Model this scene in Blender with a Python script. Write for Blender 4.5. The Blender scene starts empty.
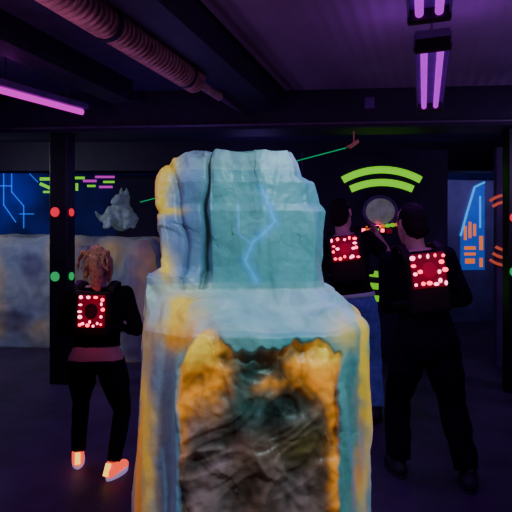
import bpy, bmesh, math, random
from mathutils import Vector, Matrix, noise
random.seed(7)
scene=bpy.context.scene
COL=scene.collection
pi=math.pi

# ------------------------------------------------------------------ materials
def mat(name,color,rough=0.7,emit=None,estr=0.0,var=0.25,scale=8.0,bump=0.0,bscale=30.0,metal=0.0,spec=None):
    m=bpy.data.materials.new(name); m.use_nodes=True
    nt=m.node_tree; b=nt.nodes['Principled BSDF']
    b.inputs['Roughness'].default_value=rough
    b.inputs['Metallic'].default_value=metal
    if spec is not None: b.inputs['Specular IOR Level'].default_value=spec
    tc=nt.nodes.new('ShaderNodeTexCoord')
    n=nt.nodes.new('ShaderNodeTexNoise'); n.inputs['Scale'].default_value=scale; n.inputs['Detail'].default_value=4
    nt.links.new(tc.outputs['Object'],n.inputs['Vector'])
    r=nt.nodes.new('ShaderNodeValToRGB')
    r.color_ramp.elements[0].position=0.3; r.color_ramp.elements[1].position=0.7
    r.color_ramp.elements[0].color=tuple(c*(1-var) for c in color)+(1,)
    r.color_ramp.elements[1].color=tuple(min(1,c*(1+var)) for c in color)+(1,)
    nt.links.new(n.outputs['Fac'],r.inputs['Fac']); nt.links.new(r.outputs['Color'],b.inputs['Base Color'])
    if emit:
        b.inputs['Emission Color'].default_value=tuple(emit)+(1,)
        b.inputs['Emission Strength'].default_value=estr
    if bump:
        n2=nt.nodes.new('ShaderNodeTexNoise'); n2.inputs['Scale'].default_value=bscale; n2.inputs['Detail'].default_value=6
        nt.links.new(tc.outputs['Object'],n2.inputs['Vector'])
        bp=nt.nodes.new('ShaderNodeBump'); bp.inputs['Strength'].default_value=bump; bp.inputs['Distance'].default_value=0.02
        nt.links.new(n2.outputs['Fac'],bp.inputs['Height']); nt.links.new(bp.outputs['Normal'],b.inputs['Normal'])
    return m

def rockmat(name,bs=0.35,rough=0.4):
    m=bpy.data.materials.new(name); m.use_nodes=True
    nt=m.node_tree; b=nt.nodes['Principled BSDF']; b.inputs['Roughness'].default_value=rough
    at=nt.nodes.new('ShaderNodeAttribute'); at.attribute_name='paint'
    ag=nt.nodes.new('ShaderNodeAttribute'); ag.attribute_name='glow'
    tc=nt.nodes.new('ShaderNodeTexCoord')
    n=nt.nodes.new('ShaderNodeTexNoise'); n.inputs['Scale'].default_value=10; n.inputs['Detail'].default_value=6; n.inputs['Roughness'].default_value=0.6
    nt.links.new(tc.outputs['Object'],n.inputs['Vector'])
    r=nt.nodes.new('ShaderNodeValToRGB')
    r.color_ramp.elements[0].position=0.32; r.color_ramp.elements[0].color=(0.84,0.85,0.88,1)
    r.color_ramp.elements[1].position=0.62; r.color_ramp.elements[1].color=(1,1,1,1)
    nt.links.new(n.outputs['Fac'],r.inputs['Fac'])
    mx=nt.nodes.new('ShaderNodeMix'); mx.data_type='RGBA'; mx.blend_type='MULTIPLY'; mx.inputs['Factor'].default_value=1
    nt.links.new(at.outputs['Color'],mx.inputs['A']); nt.links.new(r.outputs['Color'],mx.inputs['B'])
    nt.links.new(mx.outputs['Result'],b.inputs['Base Color'])
    nt.links.new(ag.outputs['Color'],b.inputs['Emission Color']); b.inputs['Emission Strength'].default_value=1.0
    n2=nt.nodes.new('ShaderNodeTexNoise'); n2.inputs['Scale'].default_value=28; n2.inputs['Detail'].default_value=8
    nt.links.new(tc.outputs['Object'],n2.inputs['Vector'])
    bp=nt.nodes.new('ShaderNodeBump'); bp.inputs['Strength'].default_value=bs; bp.inputs['Distance'].default_value=0.02
    nt.links.new(n2.outputs['Fac'],bp.inputs['Height']); nt.links.new(bp.outputs['Normal'],b.inputs['Normal'])
    return m

M={}
M['floor']=mat('floor_carpet',(0.050,0.024,0.085),0.55,var=0.4,scale=3,bump=0.3,bscale=60)
M['ceil']=mat('dark_ceiling',(0.050,0.020,0.10),0.9)
M['wall']=mat('dark_wall',(0.022,0.012,0.050),0.85,var=0.4,scale=2)
M['blue']=mat('blue_wall',(0.022,0.024,0.18),0.8,emit=(0.008,0.010,0.10),estr=0.15,var=0.9,scale=1.1)
M['plum']=mat('plum_wall',(0.080,0.040,0.14),0.8,var=0.4,scale=2)
M['beam']=mat('beam_black',(0.020,0.010,0.042),0.6)
M['black']=mat('black_paint',(0.008,0.008,0.010),0.45)
M['duct']=mat('duct_metal',(0.50,0.25,0.30),0.42,var=0.4,scale=12,metal=0.15)
M['cond']=mat('conduit_metal',(0.10,0.05,0.14),0.45)
M['housing']=mat('fixture_housing',(0.16,0.04,0.32),0.35)
M['tube']=mat('blacklight_tube',(0.1,0.0,0.2),0.6,emit=(0.66,0.0,1.0),estr=0.95,spec=0.1)
M['tubel']=mat('blacklight_tube_pink',(0.2,0.0,0.2),0.6,emit=(1.0,0.0,0.85),estr=0.95,spec=0.1)
M['red']=mat('red_disc',(0.9,0.05,0.05),0.5,emit=(1,0.01,0.04),estr=0.9)
M['green']=mat('green_disc',(0.05,0.8,0.2),0.5,emit=(0.02,0.85,0.16),estr=0.45)
M['lime']=mat('lime_paint',(0.3,0.9,0.02),0.6,emit=(0.24,0.95,0.0),estr=0.85)
M['limed']=mat('lime_paint_dim',(0.2,0.7,0.05),0.6,emit=(0.22,0.9,0.0),estr=0.7)
M['cyan']=mat('cyan_paint',(0.03,0.2,0.9),0.6,emit=(0.02,0.16,0.9),estr=0.6)
M['cyanb']=mat('cyan_bright',(0.05,0.5,0.9),0.6,emit=(0.03,0.40,1.0),estr=0.85)
M['orange']=mat('orange_paint',(0.9,0.3,0.05),0.6,emit=(1.0,0.20,0.02),estr=0.8)
M['dimred']=mat('dim_red_paint',(0.6,0.10,0.06),0.6,emit=(0.9,0.12,0.04),estr=0.42)
M['dimpink']=mat('dim_pink_metal',(0.35,0.12,0.14),0.6,emit=(0.6,0.15,0.15),estr=0.12)
M['pink']=mat('pink_paint',(0.8,0.1,0.6),0.6,emit=(0.8,0.03,0.7),estr=0.7)
M['lilac']=mat('lilac_wall',(0.18,0.15,0.38),0.8,var=0.3,scale=2)
M['bluep']=mat('blue_panel',(0.04,0.12,0.65),0.7,emit=(0.02,0.09,0.60),estr=0.5,var=0.35,scale=4)
M['white']=mat('pale_disc',(0.42,0.44,0.44),0.5,emit=(0.36,0.38,0.36),estr=0.14,scale=12,var=0.6)
M['led']=mat('led_red',(1,0.1,0.1),0.3,emit=(1,0.02,0.08),estr=5.5)
M['ledw']=mat('led_pink',(1,0.5,0.5),0.3,emit=(1,0.22,0.40),estr=5)
M['ledp']=mat('led_panel',(0.06,0.003,0.008),0.5,emit=(1,0.0,0.05),estr=0.12,scale=26,var=0.8)
M['ledc']=mat('led_lens',(0.1,0.01,0.02),0.5,emit=(1,0.0,0.06),estr=0.22)
M['laser']=mat('laser_beam',(0,1,0.3),0.5,emit=(0.0,0.9,0.25),estr=0.32)
M['skin']=mat('skin',(0.60,0.36,0.30),0.5,var=0.08)
M['lips']=mat('lips',(0.45,0.14,0.14),0.4)
M['eye']=mat('eye_white',(0.8,0.8,0.8),0.2,var=0.02)
M['blond']=mat('blond_hair',(0.58,0.40,0.18),0.55,var=0.55,scale=45,bump=1.0,bscale=70)
M['dark']=mat('dark_hair',(0.008,0.005,0.007),0.7,var=0.4,scale=40,bump=0.8,bscale=60,spec=0.2)
M['tee']=mat('black_cotton',(0.008,0.006,0.010),0.95,bump=0.2,bscale=20,spec=0.15)
M['teal']=mat('blue_black_cotton',(0.007,0.005,0.014),0.95,bump=0.2,bscale=20,spec=0.12)
M['leg']=mat('legging_fabric',(0.006,0.005,0.008),0.8,spec=0.25)
M['jean']=mat('denim',(0.08,0.10,0.42),0.85,emit=(0.04,0.06,0.30),estr=0.10,var=0.35,scale=30)
M['navy']=mat('dark_trouser',(0.007,0.005,0.014),0.95,spec=0.12)
M['vest']=mat('vest_black',(0.006,0.006,0.007),0.55,spec=0.25)
M['shoe']=mat('dark_shoe',(0.02,0.02,0.03),0.7)
M['shoeo']=mat('orange_shoe',(1,0.2,0.05),0.6,emit=(1,0.07,0.03),estr=1.4,var=0.3,scale=30)
M['lace']=mat('yellow_lace',(1,0.8,0.2),0.6,emit=(1,0.50,0.05),estr=2.2)
M['sole']=mat('pale_sole',(0.7,0.55,0.8),0.6,emit=(0.7,0.45,0.8),estr=0.4)
M['belt']=mat('pale_hem',(0.3,0.3,0.45),0.8,emit=(0.25,0.25,0.5),estr=0.10)

def panelmat():
    m=mat('pale_ceiling_panel',(0.32,0.20,0.38),0.8,var=0.15,scale=2)
    nt=m.node_tree; b=nt.nodes['Principled BSDF']
    tc=nt.nodes.new('ShaderNodeTexCoord'); mp=nt.nodes.new('ShaderNodeMapping'); mp.inputs['Rotation'].default_value=(0,0,math.radians(19))
    w=nt.nodes.new('ShaderNodeTexWave'); w.inputs['Scale'].default_value=3.2; w.bands_direction='X'
    nt.links.new(tc.outputs['Object'],mp.inputs['Vector']); nt.links.new(mp.outputs['Vector'],w.inputs['Vector'])
    bp=nt.nodes.new('ShaderNodeBump'); bp.inputs['Strength'].default_value=0.28; bp.inputs['Distance'].default_value=0.03
    nt.links.new(w.outputs['Fac'],bp.inputs['Height']); nt.links.new(bp.outputs['Normal'],b.inputs['Normal'])
    return m
M['panel']=panelmat()

# ------------------------------------------------------------------ helpers
def tag(o,label=None,cat=None,kind=None,group=None):
    if label:o['label']=label
    if cat:o['category']=cat
    if kind:o['kind']=kind
    if group:o['group']=group
    return o
def obj(name,me,m=None,parent=None,loc=(0,0,0),rot=(0,0,0),smooth=False):
    o=bpy.data.objects.new(name,me); COL.objects.link(o)
    if m is not None and me is not None:
        for mm in (m if isinstance(m,(list,tuple)) else [m]): me.materials.append(mm)
    o.location=loc; o.rotation_euler=rot
    if parent: o.parent=parent
    if smooth and me:
        for p in me.polygons:p.use_smooth=True
    return o
def empty(name,loc=(0,0,0),rot=(0,0,0)):
    o=bpy.data.objects.new(name,None); COL.objects.link(o); o.location=loc; o.rotation_euler=rot; return o
def bm2me(bm,name):
    bmesh.ops.recalc_face_normals(bm,faces=bm.faces[:])
    me=bpy.data.meshes.new(name); bm.to_mesh(me); bm.free(); return me
def addbox(bm,c,s,rot=None,bevel=0.0,mi=0):
    t=bmesh.new(); bmesh.ops.create_cube(t,size=1)
    bmesh.ops.scale(t,vec=s,verts=t.verts)
    if bevel: bmesh.ops.bevel(t,geom=t.edges[:],offset=bevel,segments=2,affect='EDGES',profile=0.5)
    mt=Matrix.Translation(c)@(rot.to_4x4() if rot is not None else Matrix.Identity(4))
    bmesh.ops.transform(t,matrix=mt,verts=t.verts)
    for f in t.faces:f.material_index=mi
    me=bpy.data.meshes.new('t'); t.to_mesh(me); t.free(); bm.from_mesh(me); bpy.data.meshes.remove(me)
def box(name,c,s,m,rotz=0,bevel=0.0,parent=None):
    bm=bmesh.new(); addbox(bm,(0,0,0),s,bevel=bevel)
    return obj(name,bm2me(bm,name),m,parent,loc=c,rot=(0,0,rotz))
def loft(bm,rings,cap=True,mi=0):
    vs=[[bm.verts.new(p) for p in r] for r in rings]; n=len(rings[0])
    for a,b in zip(vs[:-1],vs[1:]):
        for i in range(n):
            f=bm.faces.new((a[i],a[(i+1)%n],b[(i+1)%n],b[i])); f.material_index=mi
    if cap:
        f=bm.faces.new(list(reversed(vs[0]))); f.material_index=mi
        f=bm.faces.new(vs[-1]); f.material_index=mi
def frame(d):
    d=d.normalized(); a=Vector((0,0,1)) if abs(d.z)<0.9 else Vector((0,1,0))
    x=d.cross(a).normalized(); y=d.cross(x).normalized(); return x,y
def tube(bm,pts,rad,n=16,mi=0,cap=True):
    pts=[Vector(p) for p in pts]
    rings=[];x=None
    for i,p in enumerate(pts):
        d=(pts[min(i+1,len(pts)-1)]-pts[max(i-1,0)]).normalized()
        if x is None: x,y=frame(d)
        else:
            x=(x-d*x.dot(d)).normalized(); y=d.cross(x).normalized()
        r=rad[i] if isinstance(rad,(list,tuple)) else rad
        rx,ry=r if isinstance(r,tuple) else (r,r)
        rings.append([p+x*rx*math.cos(2*pi*k/n)+y*ry*math.sin(2*pi*k/n) for k in range(n)])
    loft(bm,rings,cap,mi)
def ball(bm,c,s,seg=16,mi=0,rot=None):
    if not isinstance(s,(tuple,list)): s=(s,s,s)
    mt=Matrix.Translation(c)@(rot.to_4x4() if rot is not None else Matrix.Identity(4))@Matrix.Diagonal((s[0],s[1],s[2],1))
    bmesh.ops.create_uvsphere(bm,u_segments=seg,v_segments=seg//2+2,radius=1,matrix=mt)
def limb(bm,pts,rad):
    for i in range(len(pts)-1): tube(bm,[pts[i],pts[i+1]],[rad[i],rad[i+1]])
    for p,r in zip(pts,rad): ball(bm,p,r*0.995)
def remesh(bm,name,voxel,smooth=6):
    me=bm2me(bm,name+'_src'); o=bpy.data.objects.new('tmp',me); COL.objects.link(o)
    r=o.modifiers.new('r','REMESH'); r.mode='VOXEL'; r.voxel_size=voxel; r.use_smooth_shade=True
    if smooth:
        s=o.modifiers.new('s','SMOOTH'); s.factor=0.5; s.iterations=smooth
    dg=bpy.context.evaluated_depsgraph_get(); dg.update()
    res=bpy.data.meshes.new_from_object(o.evaluated_get(dg)); res.name=name
    bpy.data.objects.remove(o); bpy.data.meshes.remove(me)
    res.materials.clear()
    for p in res.polygons:p.use_smooth=True
    return res
D=Vector((0.318,0.948,0)); C=Vector((0.948,-0.318,0)); DA=-math.atan2(0.318,0.948)

# ------------------------------------------------------------------ room shell
tag(box('floor',(0,3.5,-0.05),(12,15,0.1),M['floor']),kind='structure')
tag(box('ceiling',(0,3.5,3.05),(12,15,0.1),M['ceil']),kind='structure')
tag(box('wall_back',(0,10.55,1.5),(12,0.1,3.0),M['blue']),kind='structure')
tag(box('wall_left',(-5.95,3.5,1.5),(0.1,14.0,3.0),M['wall']),kind='structure')
tag(box('wall_right',(5.95,3.5,1.5),(0.1,14.0,3.0),M['plum']),kind='structure')
tag(box('wall_front',(0,-3.95,1.5),(12,0.1,3.0),M['wall']),kind='structure')
tag(box('wall_middle',(1.46,6.2,1.3),(1.78,0.14,2.6),M['wall']),kind='structure')
tag(box('wall_inner',(3.36,5.9,1.3),(1.0,0.14,2.6),M['plum'],rotz=math.radians(-12)),kind='structure')
tag(box('wall_far',(-0.6,8.6,1.3),(3.6,0.14,2.6),M['wall']),kind='structure')
tag(box('wall_passage',(4.3,9.3,1.3),(1.7,0.10,2.6),M['lilac'],rotz=math.radians(8)),kind='structure')
bm=bmesh.new()
q=[(0.286,4.9),(5.2,4.5),(5.2,-0.2),(-1.45,-0.2)]
top=[bm.verts.new((x,y,2.995)) for x,y in q]; bot=[bm.verts.new((x,y,2.965)) for x,y in q]
bm.faces.new(top); bm.faces.new(bot)
for i in range(4): bm.faces.new((top[i],top[(i+1)%4],bot[(i+1)%4],bot[i]))
tag(obj('trim_1',bm2me(bm,'trim_1'),M['panel']),kind='structure')
tag(box('trim_2',(-0.1,5.14,2.8),(11.6,0.36,0.4),M['beam'],rotz=math.radians(-4)),kind='structure')
tag(box('trim_3',(0,7.8,2.78),(11.6,0.3,0.44),M['beam']),kind='structure')
p0=Vector((-0.32,3.125,2.88))-C*0.16
tag(box('trim_4',p0-D*0.35,(0.26,4.3,0.24),M['beam'],rotz=DA),kind='structure')
tag(box('trim_5',(-1.95,2.7,2.9),(0.22,4.3,0.2),M['beam'],rotz=DA),kind='structure')
tag(box('trim_6',(-3.2,3.0,2.9),(0.22,3.9,0.2),M['beam'],rotz=DA),kind='structure')

# duct
bm=bmesh.new()
a=Vector((-1.30,1.6,2.73)); b=Vector((-0.47,3.87,2.73)); L=(b-a).length; dd=(b-a).normalized()
nr=56; prof=[]; rr=[]
for i in range(nr):
    c0=L*i/nr; w=L/nr
    for f,r in ((0.0,.076),(0.40,.076),(0.48,.096),(0.70,.096),(0.78,.076)):
        prof.append(a+dd*(c0+w*f)); rr.append(r)
prof+= [b,b+dd*.10,b+dd*.45]; rr+=[.076,.034,.034]
tube(bm,prof,rr,n=28)
duct=tag(obj('ventilation_duct',bm2me(bm,'duct'),M['duct'],smooth=False),'ribbed pinkish metal duct running under the dark ceiling','duct')
for t in (0.15,0.55,0.93):
    c=a+dd*L*t
    bm=bmesh.new(); tube(bm,[c+Vector((0,0,0.095)),(c.x,c.y,3.0)],0.012,n=8)
    obj('hanger_rod',bm2me(bm,'hanger_rod'),M['beam'],duct)
    bm=bmesh.new(); tube(bm,[c-dd*0.015,c+dd*0.015],[0.100,0.100],n=24)
    obj('hanger_strap',bm2me(bm,'hanger_strap'),M['beam'],duct)
bm=bmesh.new()
def bf(x): return 5.14-0.0699*(x+0.1)-0.18
e0=b+dd*.46
tube(bm,[e0,(e0.x+dd.x*.62,e0.y+dd.y*.62,2.73)],0.020,n=12)
tag(obj('conduit_pipe',bm2me(bm,'conduit'),M['cond'],smooth=True),'short dark conduit pipe running to the ceiling beam','pipe')
bm=bmesh.new()
tube(bm,[(-5.7,bf(-5.7)-.022,2.64),(5.6,bf(5.6)-.022,2.64)],0.016,n=10)
tag(obj('conduit_pipe',bm2me(bm,'conduit'),M['cond'],smooth=True),'long thin conduit along the dark ceiling beam','pipe')

# blacklight fixtures
def fixture(center,length,z,label):
    root=empty('blacklight_fixture',(center[0],center[1],z),(0,0,DA))
    tag(root,label,'light fixture',group='twin-tube blacklight fixtures')
    w=0.17
    bm=bmesh.new(); addbox(bm,(0,0,0.045),(w,length,0.05),bevel=0.008)
    for s in (-1,1): addbox(bm,(s*w/2,0,0.02),(0.008,length,0.06))
    obj('fixture_housing',bm2me(bm,'housing'),M['housing'],root)
    for s in (-0.040,0.040):
        bm=bmesh.new(); tube(bm,[(s,-length/2+0.05,-0.005),(s,length/2-0.05,-0.005)],0.018,n=16)
        obj('lamp_tube',bm2me(bm,'tube'),M['tube'],root,smooth=True)
    for s in (-1,1):
        bm=bmesh.new(); addbox(bm,(0,s*(length/2-0.02),0.0),(w+0.01,0.04,0.07),bevel=0.008)
        obj('end_cap',bm2me(bm,'cap'),M['black'],root)
        bm=bmesh.new(); tube(bm,[(0,s*(length/2-0.2),0.06),(0,s*(length/2-0.2),2.965-z)],0.006,n=8)
        obj('hanger_rod',bm2me(bm,'rod'),M['housing'],root)
    return root
fixture((1.07,3.06),1.26,2.47,'hanging twin-tube blacklight fixture glowing violet near the dark beam')
fixture((0.55,1.57),1.26,2.47,'hanging twin-tube blacklight fixture glowing violet above the rock pillar')
A=Vector((-1.95,3.55,2.6)); B=Vector((-1.48,4.33,2.6))
mid=(A+B)/2
root=empty('blacklight_fixture',mid,(0,0,-math.atan2(B.x-A.x,B.y-A.y)))
tag(root,'single bright magenta blacklight tube hanging under the dark ceiling','light fixture')
ln=(B-A).length
bm=bmesh.new(); addbox(bm,(0,0,0.05),(0.09,ln,0.05),bevel=0.006); obj('fixture_housing',bm2me(bm,'h'),M['housing'],root)
bm=bmesh.new(); tube(bm,[(0,-ln/2+0.03,0),(0,ln/2-0.03,0)],0.025); obj('lamp_tube',bm2me(bm,'t'),M['tubel'],root,smooth=True)
for s in (-1,1):
    bm=bmesh.new(); addbox(bm,(0,s*(ln/2-0.015),0.0),(0.05,0.03,0.07),bevel=0.005); obj('end_cap',bm2me(bm,'c'),M['black'],root)
    bm=bmesh.new(); tube(bm,[(0,s*ln*0.3,0.07),(0,s*ln*0.3,0.40)],0.006,n=8); obj('hanger_rod',bm2me(bm,'r'),M['beam'],root)

bm=bmesh.new(); addbox(bm,(0,0,0),(0.10,0.04,0.11),bevel=0.008); addbox(bm,(-0.02,-0.018,0),(0.025,0.012,0.07)); addbox(bm,(0.02,-0.018,0),(0.025,0.012,0.07))
tag(obj('junction_box',bm2me(bm,'jb'),M['housing'],loc=(1.10,bf(1.1)-.022,2.83)),'small grey junction box fixed to the dark beam','junction box')

# ------------------------------------------------------------------ rock builder
def smst(t): t=max(0,min(1,t)); return t*t*(3-2*t)
def terr(v,e=0.72):
    f=math.floor(v); return f+smst((v-f-e)/(1-e))
def rock(name,sections,per,zstep,vis0,fn,m,smw=3):
    zs_=[s[0] for s in sections]; npt=len(sections[0][1]); n=sum(per)
    def sec(z):
        for i in range(len(zs_)-1):
            if z<=zs_[i+1]+1e-9:
                t=(z-zs_[i])/(zs_[i+1]-zs_[i]); A_=sections[i][1]; B_=sections[i+1][1]
                P=[Vector((a[0]*(1-t)+b[0]*t,a[1]*(1-t)+b[1]*t)) for a,b in zip(A_,B_)]; break
        out=[]
        for i in range(npt):
            for k in range(per[i]): out.append(P[i].lerp(P[(i+1)%npt],k/per[i]))
        return [sum((out[(i+j)%n] for j in range(-smw,smw+1)),Vector((0,0)))/(2*smw+1) for i in range(n)]
    zl=[]
    for i in range(len(zs_)-1):
        mv=max((Vector(a)-Vector(b)).length for a,b in zip(sections[i][1],sections[i+1][1]))
        sl=math.hypot(mv,zs_[i+1]-zs_[i]); st=zstep if zs_[i+1]>vis0 else zstep*8
        k=max(2,int(sl/st))
        for j in range(k): zl.append(zs_[i]+(zs_[i+1]-zs_[i])*j/k)
    zl.append(zs_[-1])
    G=[[Vector((p.x,p.y,z)) for p in sec(z)] for z in zl]
    last=G[-1]; c=sum(last,Vector())/n
    for f in (0.93,0.85,0.75,0.65,0.55,0.45,0.35,0.25,0.15,0.07): G.append([c+(p-c)*f+Vector((0,0,0.006*(1-f))) for p in last])
    bm=bmesh.new(); V=[]; cols=[]; gl=[]; nl=len(G)
    for li in range(nl):
        row=[]
        for i in range(n):
            p=G[li][i]
            tx=G[li][(i+3)%n]-G[li][i-3]; tz=G[min(li+2,nl-1)][i]-G[max(li-2,0)][i]
            nr_=tx.cross(tz)
            if nr_.length<1e-9: nr_=Vector((0,0,1))
            nr_.normalize()
            d,cc,gg=fn(p,nr_)
            pp=p+nr_*d
            if li==0: pp.z=0
            pp.z=max(pp.z,0)
            row.append(bm.verts.new(pp)); cols.append(cc); gl.append(gg)
        V.append(row)
    for a_,b_ in zip(V[:-1],V[1:]):
        for i in range(n): bm.faces.new((a_[i],a_[(i+1)%n],b_[(i+1)%n],b_[i]))
    bm.faces.new(V[-1]); bm.faces.new(list(reversed(V[0])))
    me=bm2me(bm,name)
    for an,src in (('paint',cols),('glow',gl)):
        at=me.color_attributes.new(an,'FLOAT_COLOR','POINT')
        for i,cc in enumerate(src): at.data[i].color=(cc[0],cc[1],cc[2],1)
    return obj(name,me,m,smooth=True)

def mixc(a,b,t):
    t=max(0,min(1,t)); return tuple(x*(1-t)+y*t for x,y in zip(a,b))
def sd(p,a,b):
    t=max(0,min(1,(p-a).dot(b-a)/(b-a).length_squared)); return (p-(a+(b-a)*t)).length
TEAL=(0.15,0.48,0.50); LAV=(0.27,0.35,0.66); CRM=(0.58,0.80,0.74); YEL=(0.98,0.60,0.06); ORG=(1.0,0.32,0.02); DK=(0.06,0.17,0.16); BR=(0.30,0.13,0.09); PK=(0.48,0.27,0.28); OL=(0.26,0.16,0.03)
zones=[ (0.01,1.18,0.12,0.07,TEAL,1.3,0),(0.0,1.10,0.12,0.08,DK,1.5,0),(0.06,1.02,0.13,0.05,DK,.8,0),(-0.14,0.82,0.07,0.17,PK,1.3,0),(0.09,0.80,0.06,0.13,PK,.8,0),(0.13,.92,.06,.05,OL,.8,0),
 (-0.165,1.135,0.060,0.075,ORG,1.9,1),(-0.205,1.02,0.022,0.09,ORG,.8,1),(0.170,1.145,0.070,0.065,ORG,1.9,1),(0.08,1.075,0.05,0.022,ORG,.9,1),(0.222,0.95,0.018,0.22,ORG,1.0,1),  # warm grazing light on the panel ridges, painted as orange colour and emission
 (0.205,1.185,0.060,0.035,YEL,1.6,1),(-0.175,1.185,0.055,0.035,YEL,1.6,1)]
sideb=[(-0.245,1.27,0.060,0.055,YEL,1.25),(-0.20,1.225,0.06,0.022,ORG,1.0),(-0.315,1.75,0.032,0.05,YEL,1.9),(-0.335,1.68,0.018,0.08,YEL,1.2),(-0.33,0.86,0.028,0.24,YEL,1.0),(-0.37,0.80,0.022,0.15,ORG,1.1),(-0.36,1.15,0.02,0.15,YEL,.5),(0.318,1.0,0.012,0.26,YEL,1.2),(0.30,0.86,0.018,0.1,ORG,.6),(-0.30,1.61,0.035,0.012,YEL,1.0),(0.235,1.215,0.035,0.025,YEL,1.0),(-0.30,1.42,0.022,0.05,YEL,.9)]  # fluorescent paint; the left rim's warm highlight is painted in too
bolt=[Vector(v) for v in ((0.020,1.675),(0.068,1.565),(-0.012,1.490),(-0.036,1.426),(0.004,1.365))]
bolt2=[Vector(v) for v in ((-0.062,1.62),(-0.058,1.52),(-0.016,1.487))]
def ridge(v): return 1-abs(v)*2
OFF=Vector((13.1,7.7,3.3))
def facet(p,sc,seed):
    pts_=Vector((p.x*sc,p.y*sc,p.z*sc*0.62))+seed
    pts_=pts_+noise.noise_vector(pts_*0.9)*0.25
    dist,cells=noise.voronoi(pts_)
    def val(cp):
        rd=noise.cell_vector(cp*9.1)-Vector((.5,.5,.5))
        return (pts_-cp).dot(rd)*1.5+rd.z*0.5
    v0,v1=val(cells[0]),val(cells[1]); e=smst((dist[1]-dist[0])/0.22)*0.5+0.5
    return v0*e+v1*(1-e), dist[1]-dist[0]
def pillar(p,nr):
    w=noise.noise_vector(p*7+OFF)*0.03+noise.noise_vector(p*24+OFF)*0.012
    x=p.x+w.x; z=p.z+w.z
    mk=0
    if p.y<1.475 and p.z<1.245:
        ax=abs(p.x-0.01)
        edge=1.195+0.035*smst((ax-.05)/.07)-0.05*smst((ax-.16)/.07)+0.040*noise.noise(Vector((p.x*11,3,0)))+0.018*noise.noise(Vector((p.x*40,5,0)))
        le=-0.222+0.014*noise.noise(Vector((0,p.z*9,1)))+.006*noise.noise(Vector((0,p.z*40,1))); re=0.238+0.014*noise.noise(Vector((7,p.z*9,1)))+.006*noise.noise(Vector((3,p.z*40,1)))
        mk=smst((p.x-le)/0.010)*smst((re-p.x)/0.010)*smst((edge-p.z)/0.018)*smst(-nr.y*3-0.9)
    q=Vector((p.x,p.y,p.z*0.26))+OFF
    q=q+noise.noise_vector(p*4)*0.03
    up_=smst((p.z-1.36)/0.05); slab=1.0 if (p.z>1.34 and p.x>-0.15 and p.y<1.82) else 0.0
    f,fe=facet(p,7.0,OFF)
    f2,fe2=facet(p,15.0,OFF*2)
    d=0.010*(1-0.5*up_)*(terr(noise.noise(q*6)*3.0,.6)+0.3)+0.008*(1-.5*up_)*(ridge(noise.noise(q*11))-0.5)
    d+=(0.004+0.030*up_*(1-slab*.72))*f+(0.001+0.005*up_*(1-slab*.5))*f2
    d+=0.010*noise.noise(p*3.2+OFF)+0.0012*noise.noise(p*38)
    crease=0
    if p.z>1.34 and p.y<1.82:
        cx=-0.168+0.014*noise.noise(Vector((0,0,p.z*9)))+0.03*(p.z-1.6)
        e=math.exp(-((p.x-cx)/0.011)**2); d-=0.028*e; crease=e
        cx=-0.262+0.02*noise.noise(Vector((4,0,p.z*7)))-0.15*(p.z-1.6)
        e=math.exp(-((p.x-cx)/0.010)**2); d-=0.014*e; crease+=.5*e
    c=mixc(TEAL,LAV,(-p.x-0.12)/0.14+noise.noise(p*4)*0.5)
    c=mixc(c,CRM,0.6*max(0,noise.noise(q*6-OFF)+0.15)+0.25*max(0,f))
    if 1.235<p.z<1.36: c=mixc(c,CRM,0.5+0.4*noise.noise(p*10))  # ledge paler: light from above put into the colour
    if slab: c=mixc(c,TEAL,0.65)
    if p.z>1.74: c=mixc(c,CRM,0.35)
    fc=(0,0,0)
    brk=0.75+0.8*noise.noise(q*13+OFF)+0.3*noise.noise(p*16)
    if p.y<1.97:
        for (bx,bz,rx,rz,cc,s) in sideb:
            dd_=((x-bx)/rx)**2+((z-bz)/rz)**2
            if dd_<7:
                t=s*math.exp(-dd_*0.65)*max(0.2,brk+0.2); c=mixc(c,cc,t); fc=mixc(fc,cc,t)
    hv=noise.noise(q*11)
    dark=0.28*smst((abs(hv)-0.30)/0.2)*(1-.7*slab)+0.75*min(1,crease)+0.25*up_*(1-slab*.8)*math.exp(-fe*14)  # shade of carved creases and folds darkened into the colour
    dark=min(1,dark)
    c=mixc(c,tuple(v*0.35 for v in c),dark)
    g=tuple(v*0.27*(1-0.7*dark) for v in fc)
    if p.y<1.76 and p.z>1.35:
        q2=Vector((p.x,p.z)); q2+=Vector((w.x,w.z))*0.3
        dm=min(sd(q2,a_,b_) for a_,b_ in zip(bolt[:-1],bolt[1:])); dm2=min(sd(q2,a_,b_) for a_,b_ in zip(bolt2[:-1],bolt2[1:]))
        t1=max(0,min(1,1.5-dm/0.0036))*.9; t2=max(0,min(1,1.4-dm2/0.0035))*0.5
        soft=math.exp(-(dm/0.018)**2)*0.35
        t=max(t1,t2,soft)
        c=mixc(c,(0.08,0.50,1.0),t); g=mixc(g,(0.02,0.30,0.8),t*0.6)
    g=tuple(v+u*0.065 for v,u in zip(g,c))
    if mk>0:
        s=Vector((p.x*0.9+p.z*0.35,p.y,p.z*0.9-p.x*0.5))+OFF
        s=s+noise.noise_vector(p*9)*0.02
        r1=ridge(noise.noise(s*6)); r2=ridge(noise.noise(Vector((s.x*8,s.y*8,s.z*15)))); r3=noise.noise(p*50); ff,fg=facet(s,12.0,OFF)
        tr=terr(noise.noise(Vector((s.x*6,s.y*6,s.z*11)))*3.0,.6)
        dp=-0.026+0.016*r1+0.008*r2+0.0025*r3+0.011*ff+0.006*tr
        d=d*(1-mk)+dp*mk
        pc=BR; pf=(0,0,0)
        lumr=smst(0.38*r1+0.30*r2+0.22*r3+0.25*ff+0.12*tr+0.22)*(1-.3*math.exp(-fg*12))  # painted shading: ridges lighter, crevices darker
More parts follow.
